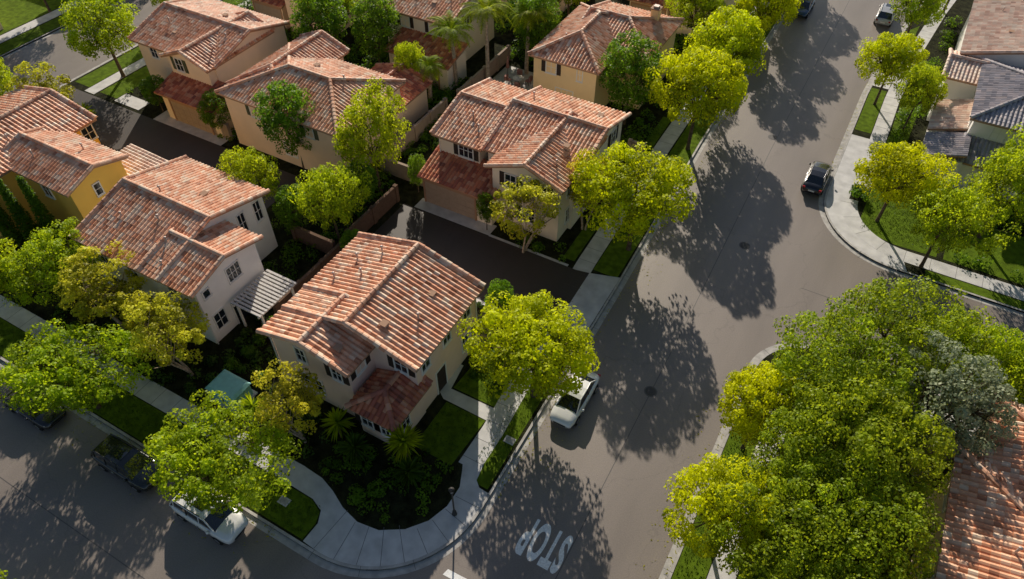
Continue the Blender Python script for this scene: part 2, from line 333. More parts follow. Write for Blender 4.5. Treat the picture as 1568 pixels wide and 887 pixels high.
class House:
    def __init__(s,name,wall,pal):
        s.e=empty(name); s.w=B(); s.t=B(); s.sl=B(); s.d=B(); s.wall='w_'+wall; s.pal=pal; s.k=0
    def done(s):
        s.w.obj('walls',s.e); s.t.obj('roof_tiles',s.e); s.sl.obj('roof_deck',s.e)
        if s.d.v: s.d.obj('windows_and_doors',s.e)
    def plane(s,P,pal=None,skip=None):
        pal=pal or s.pal
        P=[Vector(p) for p in P]; n=Vector((0,0,0))
        for i in range(len(P)):
            a,b=P[i],P[(i+1)%len(P)]; n+=Vector(((a.y-b.y)*(a.z+b.z),(a.z-b.z)*(a.x+b.x),(a.x-b.x)*(a.y+b.y)))
        n.normalize()
        if n.z<0: n=-n; P=P[::-1]
        u=Vector((0,0,1)).cross(n).normalized(); v=n.cross(u)
        if v.z<0: u=-u; v=-v
        k=len(P); dn=Vector((0,0,-.16))
        s.sl.add([p for p in P]+[p+dn for p in P],[tuple(range(k)),tuple(range(2*k-1,k-1,-1))]+[(i,k+i,k+(i+1)%k,(i+1)%k) for i in range(k)],'fascia')
        O=P[0]; UV=[((p-O).dot(u),(p-O).dot(v)) for p in P]
        u0=min(a for a,_ in UV);u1=max(a for a,_ in UV);v0=min(b for _,b in UV);v1=max(b for _,b in UV)
        nu=int((u1-u0)/PU)+1; nv=int((v1-v0)/PV)+1
        du=(u1-u0)/nu; dv=(v1-v0)/nv
        for j in range(nv):
            for i in range(nu):
                cu_,cv=u0+(i+.5)*du,v0+(j+.5)*dv
                if not inpoly(cu_,cv,UV): continue
                C=O+u*cu_+v*cv; c=pick(pal); hw=du*.5; vs=[]
                jit=random.uniform(-.012,.012)
                for e,(vv,hh) in enumerate(((-dv*.56,.03),(dv*.52,.004))):
                    for q in (-1,-.62,0,.62,1):
                        vs.append(C+u*(q*hw+jit*(1-e))+v*(vv+jit)+n*((hh+.10*math.cos(q*math.pi/2)) if abs(q)<1 else hh*.6))
                s.t.add(vs,[(0,1,6,5),(1,2,7,6),(2,3,8,7),(3,4,9,8),(4,3,2,1,0)],'tile',c)
    def cap(s,p,q,pal=None):
        p=Vector(p);q=Vector(q);L=(q-p).length;n=max(1,int(L/.42)); d=(q-p).normalized(); w=d.cross(Vector((0,0,1))).normalized(); up=w.cross(d)
        for i in range(n):
            a=p+d*(i*L/n);b=p+d*((i+1.1)*L/n); c=pick(pal or s.pal); c=tuple(x*.92+.04 for x in c); vs=[]
            for P,r in((a,.19),(b,.155)):
                for k in range(6):
                    th=math.pi*k/5; vs.append(P+w*math.cos(th)*r+up*(math.sin(th)*r+.04))
            s.t.add(vs,[(k,k+1,7+k,6+k) for k in range(5)]+[(5,4,3,2,1,0)],'tile',c)
    def gable(s,x0,x1,y0,y1,ze,zr,ax='x',rp=None,hip=(0,0),pal=None,walls=True,z0=0,inset=.42,caps=True):
        zr=ze+(zr-ze)*.86
        s.k+=1; ins=inset+.004*s.k
        if ax=='x':
            T=lambda a,b,z:(a,b,z); a0,a1,b0,b1=x0,x1,y0,y1
        else:
            T=lambda a,b,z:(b,a,z); a0,a1,b0,b1=y0,y1,x0,x1
        if rp is None: rp=(b0+b1)/2
        r0,r1=a0+hip[0],a1-hip[1]
        s.plane([T(a0,b0,ze),T(a1,b0,ze),T(r1,rp,zr),T(r0,rp,zr)],pal)
        s.plane([T(a0,b1,ze),T(a1,b1,ze),T(r1,rp,zr),T(r0,rp,zr)],pal)
        if hip[0]: s.plane([T(a0,b0,ze),T(r0,rp,zr),T(a0,b1,ze)],pal)
        if hip[1]: s.plane([T(a1,b0,ze),T(r1,rp,zr),T(a1,b1,ze)],pal)
        if caps:
            s.cap(T(r0,rp,zr+.05),T(r1,rp,zr+.05),pal)
            for h,a,r in((hip[0],a0,r0),(hip[1],a1,r1)):
                for bb in(b0,b1):
                    s.cap(T(a,bb,ze+.04),T(r,rp,zr+.05),pal)
        if walls:
            s0=(zr-ze)/(rp-b0); s1=(zr-ze)/(b1-rp)
            sec=[(b0+ins,z0),(b1-ins,z0),(b1-ins,ze+s1*ins-.165),(rp,zr-.17),(b0+ins,ze+s0*ins-.165)]
            if hip[0] or hip[1]:
                zz=ze-.05; sec=[(b0+ins,z0),(b1-ins,z0),(b1-ins,zz),(b0+ins,zz)]
            n=len(sec); A0,A1=a0+ins,a1-ins
            s.w.add([T(A0,b,z) for b,z in sec]+[T(A1,b,z) for b,z in sec],[tuple(range(n)),tuple(range(2*n-1,n-1,-1))]+[(i,n+i,n+(i+1)%n,(i+1)%n) for i in range(n)],s.wall)
    def shed(s,x0,x1,y0,y1,zl,zh,side='S',pal=None,ins=.4,walls=True):
        s.k+=1; ins+=.004*s.k
        if side=='S': P=[(x0,y0,zl),(x1,y0,zl),(x1,y1,zh),(x0,y1,zh)]; wb=(x0+ins,x1-ins,y0+ins,y1)
        if side=='E': P=[(x1,y0,zl),(x1,y1,zl),(x0,y1,zh),(x0,y0,zh)]; wb=(x0,x1-ins,y0+ins,y1-ins)
        if side=='W': P=[(x0,y0,zl),(x0,y1,zl),(x1,y1,zh),(x1,y0,zh)]; wb=(x0+ins,x1,y0+ins,y1-ins)
        s.plane(P,pal)
        if walls: s.w.box(*wb,0,zl-.02,s.wall)
    def _L(s,side,pos):
        if side=='S': return lambda u,d,z:(u,pos-d,z)
        if side=='E': return lambda u,d,z:(pos+d,u,z)
        if side=='W': return lambda u,d,z:(pos-d,u,z)
        if side=='N': return lambda u,d,z:(u,pos+d,z)
    def lb(s,L,u0,u1,d0,d1,z0,z1,k):
        a=L(u0,d0,z0);b=L(u1,d1,z1)
        s.d.box(min(a[0],b[0]),max(a[0],b[0]),min(a[1],b[1]),max(a[1],b[1]),z0,z1,k)
    def win(s,side,pos,u,z,w=1.1,h=1.3,sh=None,cols=2,rows=2):
        L=s._L(side,pos); a,b=u-w/2,u+w/2; t=.09
        s.lb(L,a,b,-.02,.012,z,z+h,'glass')
        s.lb(L,a-t,a,-.02,.07,z-t,z+h+t,'frame'); s.lb(L,b,b+t,-.02,.07,z-t,z+h+t,'frame')
        s.lb(L,a,b,-.02,.068,z+h,z+h+t,'frame'); s.lb(L,a-t-.03,b+t+.03,-.02,.12,z-t-.05,z-t,'frame'); s.lb(L,a,b,-.02,.066,z-t,z,'frame')
        for i in range(1,cols): s.lb(L,a+w*i/cols-.025,a+w*i/cols+.025,0,.04,z,z+h,'frame')
        for i in range(1,rows): s.lb(L,a,b,0,.036,z+h*i/rows-.02,z+h*i/rows+.02,'frame')
        if sh:
            sw=.42
            for q0 in(a-t-sw-.02,b+t+.02):
                s.lb(L,q0,q0+sw,-.02,.05,z-.05,z+h+.05,sh)
                for i in range(6): s.lb(L,q0+.05,q0+sw-.05,.05,.065,z+.05+i*h/6,z+.05+i*h/6+h/12,sh)
    def door(s,side,pos,u,w=1.0,h=2.2,k='shut'):
        L=s._L(side,pos); s.lb(L,u-w/2,u+w/2,-.02,.03,.15,.15+h,k); s.lb(L,u-w/2-.1,u-w/2,-.02,.07,.12,.25+h,'frame'); s.lb(L,u+w/2,u+w/2+.1,-.02,.07,.12,.25+h,'frame'); s.lb(L,u-w/2,u+w/2,-.02,.066,.15+h,.25+h,'frame')
        for i in range(3): s.lb(L,u-w*.32,u+w*.32,.03,.045,.35+i*.68,.85+i*.68,k)
    def garage(s,side,pos,u,w=4.9,h=2.3):
        L=s._L(side,pos); s.lb(L,u-w/2,u+w/2,-.02,.015,.14,.14+h,'door')
        for r in range(4):
            for c in range(6): s.lb(L,u-w/2+w*c/6+.06,u-w/2+w*(c+1)/6-.06,.015,.035,.14+h*r/4+.06,.14+h*(r+1)/4-.05,'door')
        for q in(u-w/2-.14,u+w/2): s.lb(L,q,q+.14,-.02,.09,.12,.3+h,'fascia')
        s.lb(L,u-w/2,u+w/2,-.02,.088,.14+h,.3+h,'fascia')
    def vent(s,x,y,z,kind=0):
        z-=.15
        if kind==0: s.d.tube((x,y,z-.3),(x,y,z+.45),.06,.06,'metal',8,cap=True); s.d.tube((x,y,z+.45),(x,y,z+.53),.1,.1,'metal',8,cap=True)
        elif kind==1:
            s.d.box(x-.2,x+.2,y-.2,y+.2,z-.3,z+.08,'metal'); s.d.box(x-.25,x+.25,y-.25,y+.25,z+.08,z+.12,'fascia')
        else:
            s.d.box(x-.4,x+.4,y-.4,y+.4,z-1.5,z+1.1,s.wall); s.d.box(x-.48,x+.48,y-.48,y+.48,z+1.1,z+1.22,'fascia'); s.d.box(x-.25,x+.25,y-.25,y+.25,z+1.22,z+1.4,'metal')
    def downpipe(s,x,y,z): s.d.tube((x,y,.1),(x,y,z),.05,.05,'frame',6)
# House A
h=House('stucco_house','pink','salmon')
h.gable(-27.7,-17.4,19.4,27.3,5.6,7.25,'y',-22.5)
h.gable(-27.7,-20.7,17.1,21.5,5.6,6.75,'y',-24.2)
h.gable(-20.9,-17.3,16.5,20.5,3.05,4.0,'y',-19.1,hip=(1.7,0),pal='red')
h.win('S',17.5,-24.9,4.0,.7,1.2); h.win('S',17.5,-22.1,3.9,.7,1.1,'shut'); h.win('S',17.5,-24.6,1.2,1.6,1.3,cols=3)
h.win('E',-21.15,18.6,4.2,.8,1.1,'shut'); h.win('S',19.8,-18.9,4.2,.9,1.15,'shut')
h.win('S',16.9,-19.8,1.3,.8,1.2,'shut'); h.win('S',16.9,-18.4,1.3,.6,1.2,'shut'); h.win('E',-17.7,18,1.3,.7,1.2)
for y in(20.8,23.2,25.6): h.win('E',-17.83,y,4.0,.8,1.2)
for y in(25.2,26.3): h.win('E',-17.83,y,1.2,.7,1.3)
h.door('E',-17.83,22.2); h.win('W',-27.29,22,4,1,1.2)
h.vent(-26.2,22.8,6.2); h.vent(-19.7,24.6,6.4,1); h.vent(-19.3,22.5,6.3,0); h.vent(-24.5,25.9,6.8,0); h.vent(-22.2,18.2,6.3,1); h.vent(-24.5,23.6,6.7,0); h.vent(-25.9,24.9,6.3,0)
h.vent(-20.6,20.8,6.8,1)
h.downpipe(-17.76,26.7,5.4); h.downpipe(-27.2,17.4,5.4)
h.done()
# House B
h=House('stucco_house','cream','salmon')
h.gable(-30.1,-25.3,40,49.6,5.6,6.95,'x',44.8)
h.gable(-25.5,-16.9,40.3,50.6,5.6,7.3,'x',45.6)
h.gable(-24.0,-17.2,38.4,46.5,5.6,7.15,'y',-20.5)
h.shed(-30.1,-22.8,37.5,41,3.0,4.0,'S',pal='red')
h.garage('S',37.88,-27.2); h.win('S',40.4,-27.0,4.15,1.3,1.3,'shut',cols=3)
h.win('S',38.8,-21.9,4.1,.9,1.2,'shut'); h.win('S',38.8,-19.2,4.1,.9,1.2,'shut'); h.win('S',38.8,-20.5,1.2,1.6,1.4,cols=3)
h.win('E',-17.6,40.5,3.9,.8,1.3); h.win('E',-17.6,40.5,1.2,.8,1.3); h.win('E',-17.31,48.2,4.1,.9,1.2,'shut'); h.win('E',-17.31,46,1.2,.9,1.4)
h.win('W',-29.68,45,4,1,1.2)
for a in((-27.8,43,6.4,0),(-26.7,42,6.1,0),(-22.5,48.6,6.3,1),(-19,42.6,6.8,1),(-18.6,48.2,6.5,1),(-24.5,47.5,6.8,0),(-18.8,40.5,6.4,0)): h.vent(*a)
h.vent(-28.6,46.2,6.5,1)
h.downpipe(-29.5,40.3,5.4); h.done()
# House C
h=House('stucco_house','white','salmon')
h.gable(-45.2,-36.6,17.1,27.8,5.6,7.3,'x',22.4)
h.gable(-38.5,-33.5,17.13,23.7,5.62,6.65,'x',20.4)
h.win('E',-33.92,20.9,3.9,1.1,1.2,cols=3); h.win('E',-33.92,18.4,4.3,.5,.6,cols=1,rows=1); h.win('E',-33.92,18.6,1.1,.9,1.4)
h.door('E',-33.92,20.6,1.6,2.1,'glass')
for y in(25,26.6): h.win('E',-37.02,y,3.6,.6,1.7)
for x in(-43,-40,-36): h.win('S',17.52,x,3.9,.9,1.2); h.win('S',17.52,x,1.1,1.1,1.3)
for a in((-43,20,6.4,0),(-41,19.3,6.2,1),(-40,20.8,6.8,0),(-38.2,19.7,6.4,0),(-42,22.9,7.1,0),(-37.2,18.2,5.9,0),(-39.5,24.5,6.7,1),(-36.9,21.4,6.3,0)): h.vent(*a)
h.downpipe(-33.8,17.6,5.4); h.done()
# House D
h=House('stucco_house','yellow','salmon')
h.gable(-66,-56,16.5,28,5.6,6.9,'y',-61); h.gable(-58,-49.4,20.0,25.6,5.6,6.6,'x',22.8)
h.shed(-53,-46.2,24.5,28.3,3.6,3.9,'E',pal='tan'); h.win('E',-49.8,22.5,3.9,.5,1.0,cols=1); h.win('E',-49.8,23.8,1.2,.9,1.2)
h.win('S',20.4,-53,3.9,.9,1.2); h.win('E',-56.4,27,4,1,1.2)
for a in((-52.5,24.2,6.3,0),(-58.6,22,6.4,0),(-58,18.5,6.3,1),(-55,21.6,6.4,0)): h.vent(*a)
h.done()
# House E
h=House('stucco_house','beige','salmon')
h.gable(-64.6,-53.2,38.8,49,5.6,7.25,'x',43.9); h.gable(-59.4,-53.4,38.0,47,5.6,6.95,'y',-56.4)
h.shed(-59.2,-51.3,35.8,39.2,3,4,'S',pal='red'); h.garage('S',36.16,-55.3,4.8)
h.win('S',38.42,-57.6,4.4,.9,1.2,'shutg'); h.win('E',-53.8,41,4.2,1,1.2,'shutg'); h.win('E',-53.8,44.8,4.2,1,1.2,'shutg'); h.win('S',39.2,-62,4.2,.9,1.1)
h.win('E',-53.8,43,1.2,1,1.2)
for a in((-62,42,6.7,0),(-60.5,41.2,6.4,1),(-55,42.5,6.6,0),(-58,45.5,6.9,1),(-54.9,40.5,6.5,0)): h.vent(*a)
h.done()
# House F
h=House('stucco_house','tan','salmon')
h.gable(-50.2,-36.6,35.9,45.6,5.6,7.4,'x',40.6,hip=(4.8,4.2)); h.gable(-43.5,-36.9,44,50,3.1,4.2,'y',-40.2,pal='red')
h.gable(-50.4,-44.5,37.5,47.5,5.55,6.9,'y',-47.5,hip=(3,0))
h.win('S',36.34,-46.2,4.1,1.2,1.2,'shutg',cols=3); h.win('S',36.34,-40.2,4.1,.9,1.2,'shutg'); h.win('S',36.34,-43,1.2,1.2,1.2); h.win('E',-37.04,40,4,1,1.2)
for a in((-45.6,38.6,6.6,0),(-42.5,38.2,6.4,1),(-40,41.5,7,0),(-44,42.6,6.8,1),(-47,39.6,6.6,0)): h.vent(*a)
h.done()
# House G
h=House('stucco_house','ochre','salmon')
h.gable(-29.3,-21.9,55.3,67,5.6,7.35,'y',-25.6,hip=(3.7,3.7)); h.gable(-27,-18.8,59.5,69,5.58,7.2,'x',64,hip=(0,4))
h.win('S',55.74,-27,4.1,1,1.2,'shut'); h.win('S',55.74,-24,4.1,.5,1.2); h.win('S',55.74,-25.5,1.1,1.8,1.6,cols=3)
h.win('E',-22.35,57.5,4.1,.9,1.2); h.win('E',-19.2,63,4.1,.9,1.2)
h.vent(-21,66.5,6.4,2); h.vent(-26.9,58.5,6.5,0); h.vent(-24,58.2,6.5,1); h.vent(-20.5,62,6.3,0); h.done()
# House H
h=House('stucco_house','cream','salmon')
h.gable(-47.5,-38.7,56.2,66,5.6,7.2,'x',61); h.shed(-45,-37,53,56.9,3,3.9,'S',pal='red'); h.win('S',56.64,-41,4.1,1,1.2,'shut'); h.win('S',56.64,-44.5,4.1,1,1.2,'shut'); h.win('E',-39.12,60,4,.9,1.2,'shut'); h.garage('S',53.42,-41)
h.vent(-42,58.6,6.5,1); h.vent(-44.5,59,6.6,0); h.vent(-40.5,59.5,6.7,0); h.done()
# further houses
for x,y,wl,pl in((-28,78,'cream','salmon'),(-46,74,'tan','salmon'),(-66,57,'tan','salmon'),(-64,75,'cream','salmon'),(-26,97,'tan','tan'),(-46,95,'cream','salmon'),(-100,30,'tan','salmon'),(-100,55,'cream','salmon')):
    h=House('stucco_house',wl,pl)
    h.gable(x,x+11,y,y+10,5.6,7.3,'x',y+5); h.gable(x+5.5,x+11.4,y-2,y+6,5.6,7,'y',x+8.4); h.shed(x+.2,x+5.6,y-2,y+.6,3,3.7,'S',pal='red')
    h.win('S',y-1.57,x+8.4,4,1.2,1.2,'shut'); h.win('S',y-1.57,x+8.4,1.2,1.4,1.2); h.win('E',x+10.97,y+2,4,1,1.2); h.win('E',x+10.97,y+2,1.2,1,1.2); h.win('S',y+.44,x+2.8,4,1,1.2); h.garage('S',y-1.58,x+2.9,4)
    h.win('E',x+10.56,y+7.5,4,1,1.2)
    h.vent(x+3,y+3,6.6,1); h.vent(x+4,y+2,6.3,0); h.done()
# House I
h=House('stucco_house','white','grey')
h.gable(8.4,22,64,75,5.7,7.7,'x',69.5,hip=(5.2,0))
h.gable(6.4,18,75.5,92,5.6,7.4,'y',12,pal='tan'); h.gable(5.6,9.6,71.5,77,5.0,5.9,'x',74.2,pal='tan')
h.shed(5.9,9.2,65.2,70.6,3.1,4.2,'W',pal='tan'); h.shed(8.6,20,61.6,64.6,3,4,'S',pal='grey'); h.shed(5.9,9.2,61.0,64.8,3.0,4,'W',pal='grey')
h.win('W',8.8,66,4.2,.8,1.1); h.win('W',8.8,67.4,4.2,.8,1.1); h.win('W',8.8,72.5,4.0,1,1.2); h.win('S',64.45,11,4.2,1,1.2); h.win('S',64.45,14,4.2,1,1.2)
h.win('S',62,12,1,1,1.5); h.win('S',62,15,1,1,1.5); h.win('W',6.3,63,1,1,1.3); h.win('W',6.83,80,4,1,1.2); h.win('W',6.83,85,4,1,1.2); h.win('W',6.83,82,1,1,1.2)
h.vent(12,67,6.9,0); h.vent(14,72,6.7,2); h.vent(10,80,6.8,1); h.vent(9,85,6.4,0); h.done()
h=House('stucco_house','tan','salmon')
h.gable(11.2,26,12,29.6,5.6,8.2,'y',18.6,hip=(0,7.4)); h.gable(12.6,26,26,34.3,5.6,7.3,'x',30.2,hip=(4.1,0))
h.win('W',11.65,22,4,1,1.2); h.win('W',11.65,27,4,1,1.2); h.vent(14,24,6.7,0); h.vent(15,20,7,1); h.done()
h=House('stucco_house','cream','tan'); h.gable(12,24,98,110,5.6,7.4,'x',104); h.win('W',12.4,104,4,1,1.2); h.done()

# fences / pergola / cabinet
def wallbox(name,x0,x1,y0,y1,z,k='fence'):
    b=B(); b.box(x0,x1,y0,y1,0,z,k); b.box(x0-.05,x1+.05,y0-.05,y1+.05,z,z+.07,k)
    L=max(x1-x0,y1-y0); n=max(1,int(L/2.5))
    for i in range(n+1):
        t=i/n; cx=x0+(x1-x0)*t if x1-x0>y1-y0 else (x0+x1)/2; cy=y0+(y1-y0)*t if y1-y0>x1-x0 else (y0+y1)/2
        b.box(cx-.17,cx+.17,cy-.17,cy+.17,0,z+.14,k)
    b.obj(name)
wallbox('timber_fence',-32.0,-31.85,30.3,36.7,1.7,'brownfence'); wallbox('timber_fence',-36.2,-32.2,28.6,28.75,1.7,'brownfence'); wallbox('timber_fence',-31.6,-31.45,21.5,29.2,1.7,'brownfence')
wallbox('stucco_wall',-35.4,-30.6,39.4,39.55,1.7); wallbox('stucco_wall',-35.6,-35.45,39.6,50,1.7); wallbox('stucco_wall',-30,-21,52.6,52.75,1.7)
wallbox('stucco_wall',-48.9,-45.9,20,20.15,1.8); wallbox('stucco_wall',-35.3,-35.15,52,62,1.7); wallbox('timber_fence',-28.3,-28.15,28,30,1.6,'brownfence')
wallbox('stucco_wall',-52.6,-50.9,36.3,36.45,1.7); wallbox('stucco_wall',-17.2,-15.9,52.6,52.75,1.6)
pg=B()
for x in(-33.3,-31.0):
    for y in(19.8,22.9): pg.box(x-.07,x+.07,y-.07,y+.07,.1,2.5,'frame')
for x in(-33.3,-31.0): pg.box(x-.05,x+.05,19.5,23.2,2.5,2.65,'frame')
for i in range(13): pg.box(-33.6,-30.8,19.55+i*.3,19.72+i*.3,2.654,2.76,'wood')
pg.obj('pergola')
cb2=B(); cb2.box(-1.3,1.3,-1,1,0,.12,'concrete'); cb2.box(-1.1,1.1,-.8,.8,.12,1.2,'teal')
cb2.add([(-1.2,-.9,1.2),(1.2,-.9,1.2),(1.2,.9,1.2),(-1.2,.9,1.2),(-1.0,-.68,1.36),(1.0,-.68,1.36),(1.0,.68,1.36),(-1.0,.68,1.36)],[(4,5,6,7),(0,1,5,4),(1,2,6,5),(2,3,7,6),(3,0,4,7),(3,2,1,0)],'teal')
cb2.box(-.02,.02,-.82,-.8,.2,1.1,'iron'); cb2.box(.1,.2,-.84,-.8,.6,.75,'iron'); cb2.obj('utility_cabinet',loc=(-29.7,14.8,.1))
# lamp post
b=B(); b.tube((0,0,0),(0,0,.35),.16,.11,'iron',10,cap=True); b.tube((0,0,.35),(0,0,2.6),.055,.045,'iron',8); b.tube((0,0,2.6),(0,0,2.7),.11,.11,'iron',10,cap=True); b.tube((0,0,2.7),(0,0,2.95),.09,.14,'frame',8); b.tube((0,0,2.95),(0,0,3.12),.19,.03,'iron',8,cap=True)
b.obj('street_lamp',loc=(-12.3,15.0,.13))
b=B(); b.tube((0,0,0),(0,0,.7),.04,.04,'iron',6); b.tube((0,0,.7),(0,0,.74),.6,.6,'wood',14,cap=True)
for k in range(4):
    a=k*math.pi/2+.4; x,y=math.cos(a),math.sin(a); b.box(x-.25,x+.25,y-.25,y+.25,.42,.48,'fabric'); b.box(x*1.27-.25*abs(y)-.03,x*1.27+.25*abs(y)+.03,y*1.27-.25*abs(x)-.03,y*1.27+.25*abs(x)+.03,.48,.95,'fabric')
    for sx in(-.2,.2):
        for sy in(-.2,.2): b.box(x+sx-.02,x+sx+.02,y+sy-.02,y+sy+.02,0,.42,'iron')
b.obj('patio_table_set',loc=(-31.9,58.2,.13))
b=B(); b.tube((0,0,0),(0,0,2.6),.03,.03,'iron',6); b.tube((0,0,1.3),(0,0,2.5),.2,.07,'fabric',9,cap=True); b.tube((0,0,2.5),(0,0,2.7),.07,.01,'fabric',9); b.tube((0,0,0),(0,0,.08),.3,.3,'iron',12,cap=True); b.obj('patio_umbrella',loc=(-33.4,58.6,.13))
b=B(); b.sheet([(-34.8,54),(-30,54),(-30,61),(-34.8,61)],.127,'curb'); b.obj('patio_paving')

# ------------------------------------------------------------------ cars
def car(name,loc,rot,kind,pk):
    b=B()
    if kind=='suv':
        L=2.35; st=[(-2.35,.70,.72,.45),(-2.28,.86,1.0,.35),(-1.8,.93,1.05,.3),(-.9,.95,1.04,.27),(0,.95,1.02,.27),(.9,.95,1.02,.27),(1.3,.94,1.02,.28),(1.9,.90,.96,.3),(2.25,.82,.86,.35),(2.35,.66,.66,.42)]
        cab=[(-2.2,1.02,.82,.80),(-1.85,1.62,.80,.66),(-.8,1.72,.82,.69),(.2,1.70,.82,.68),(.62,1.60,.82,.66),(1.35,1.0,.84,.78)]
    else:
        L=2.3; st=[(-2.3,.64,.62,.42),(-2.22,.80,.88,.34),(-1.7,.88,.97,.28),(-.9,.90,.95,.25),(0,.91,.92,.25),(.9,.90,.91,.25),(1.3,.89,.88,.26),(1.85,.86,.80,.28),(2.2,.76,.70,.32),(2.3,.60,.55,.38)]
        cab=[(-1.75,.94,.76,.74),(-1.05,1.36,.78,.58),(-.4,1.44,.79,.62),(.2,1.42,.79,.61),(.5,1.36,.79,.60),(1.3,.88,.80,.74)]
    vs=[]
    for y,w,zt,zb in st:
        h=[(w*.86,zb),(w*.97,zb+.12),(w,zb+(zt-zb)*.5),(w*.985,zt-.10),(w*.90,zt-.015),(w*.5,zt+.02)]
        ring=[(x,z) for x,z in h]+[(0,zt+.03)]+[(-x,z) for x,z in h[::-1]]
        vs+= [(x,y,z) for x,z in ring]; n=len(ring)
    fs=[]
    for i in range(len(st)-1):
        for j in range(n-1): fs.append((i*n+j,i*n+j+1,(i+1)*n+j+1,(i+1)*n+j))
        fs.append((i*n+n-1,i*n,(i+1)*n,(i+1)*n+n-1))
    fs.append(tuple(range(n-1,-1,-1))); fs.append(tuple((len(st)-1)*n+j for j in range(n)))
    b.add(vs,fs,pk,smooth=True)
    ne=len(cab)
    for i in range(ne-1):
        y0,t0,wb0,wt0=cab[i]; y1,t1,wb1,wt1=cab[i+1]
        zb=min(cab[0][1],cab[-1][1])-.05
        for s in(-1,1):
            q=[(s*wb0,y0,zb),(s*wb1,y1,zb),(s*wt1,y1,t1),(s*wt0,y0,t0)]
            b.add(q,[(0,1,2,3)],'carglass')
        endseg=i in(0,ne-2)
        b.add([(-wt0,y0,t0),(-wt1,y1,t1),(0,y1,t1+(.03 if i<ne-2 else .01)),(0,y0,t0+(.03 if i>0 else .01)),(wt1,y1,t1),(wt0,y0,t0)],[(0,1,2,3),(3,2,4,5)],'carglass' if endseg else pk,smooth=True)
        for s in(-1,1): b.tube((s*wt0,y0,t0),(s*wt1,y1,t1),.043,.043,pk,6)
    for i in (1,2,3) if kind=='suv' else (2,):
        y,t,wb,wt=cab[i]
        for s in(-1,1): b.tube((s*wb*1.0,y-.05,zb),(s*wt,y,t),.04,.035,pk if i!=2 else 'blackpl',6)
    for s in(-1,1):
        b.tube((s*cab[0][2],cab[0][0],zb),(s*cab[0][3],cab[0][0]+.02,cab[0][1]),.05,.05,pk,6)
        b.tube((s*.92,cab[-1][0]-.35,1.0),(s*1.06,cab[-1][0]-.38,1.03),.09,.08,pk,8,cap=True)
        if kind=='suv': b.tube((s*.66,-1.7,1.74),(s*.66,.35,1.77),.025,.025,'blackpl',6)
        for y in(-L*.61,L*.61):
            b.tube((s*(.74),y,.34),(s*(st[4][1]-.01),y,.34),.39,.39,'blackpl',18,cap=True)
            b.tube((s*(.72),y,.33),(s*(st[4][1]+.012),y,.33),.33,.33,'rubber',18,cap=True,smooth=False)
            b.tube((s*.8,y,.33),(s*(st[4][1]+.022),y,.33),.2,.2,'rim',10,cap=True,smooth=False)
        b.tube((s*.56,L-.26,st[-2][2]-.05),(s*.74,L-.22,st[-2][2]-.09),.10,.08,'head',8,cap=True)
        b.box(min(s*.58,s*.80),max(s*.58,s*.80),-L+.0,-L+.14,.72,.88,'tail')
        for yy in(-.95,.1,1.05): b.box(s*st[4][1]-.006,s*st[4][1]+.006,yy-.008,yy+.008,.35,.9,'blackpl')
        b.box(s*st[4][1]-.02,s*st[4][1]+.02,-.35,-.15,.8,.83,'rim')
    b.box(-.42,.42,L-.07,L+.01,.42,.56,'blackpl'); b.box(-.26,.26,-L-.02,-L+.05,.55,.68,'frame')
    if kind=='suv': b.box(-.36,.36,-.55,.25,cab[2][1]+.012,cab[2][1]+.03,'carglass')
    b.box(-.7,.7,1.02*L-1.0,1.02*L-.97,st[7][2]+.005,st[7][2]+.012,'blackpl')
    b.obj(name,loc=(*loc,.0),rot=rot)
car('parked_car',(-1.15,57.1),0,'sedan','paint_black'); car('parked_car',(-10.2,89.3),math.pi,'sedan','paint_blue'); car('parked_car',(-1.3,92),0,'suv','paint_silver')
car('parked_car',(-9.6,25.6),math.pi,'sedan','paint_white'); car('parked_suv',(-31.3,7.8),-math.pi/2,'suv','paint_green'); car('parked_suv',(-24.6,7.85),-math.pi/2,'suv','paint_white'); car('parked_car',(-40.2,7.7),-math.pi/2,'sedan','paint_black')

# ------------------------------------------------------------------ vegetation
def leafarrays(centers,radii,vals,per,size,squash=1.,up=.0):
    n=len(centers); cen=np.repeat(np.array(centers),per,0); rad=np.repeat(np.array(radii),per); val=np.repeat(np.array(vals),per)
    d=RNG.normal(size=(n*per,3)); d[:,2]+=.35; d/=np.linalg.norm(d,axis=1)[:,None]
    rr=rad*(.55+.45*RNG.random(n*per)**.6)
    P=cen+d*rr[:,None]*np.array([1,1,squash])
    nn=d*.9+RNG.normal(size=d.shape)*.45+np.array([0,0,.45]); nn/=np.linalg.norm(nn,axis=1)[:,None]
    a=np.cross(nn,RNG.normal(size=d.shape)); a/=np.linalg.norm(a,axis=1)[:,None]; bb=np.cross(nn,a)
    s=size*(.6+.8*RNG.random(n*per)); a=a*s[:,None]*.5; bb=bb*s[:,None]*.9*.5
    V=np.stack([P-a,P-bb*.85,P+a,P+bb*.85],1).reshape(-1,3)
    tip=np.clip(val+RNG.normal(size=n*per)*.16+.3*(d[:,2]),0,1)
    return V,np.repeat(tip,4)
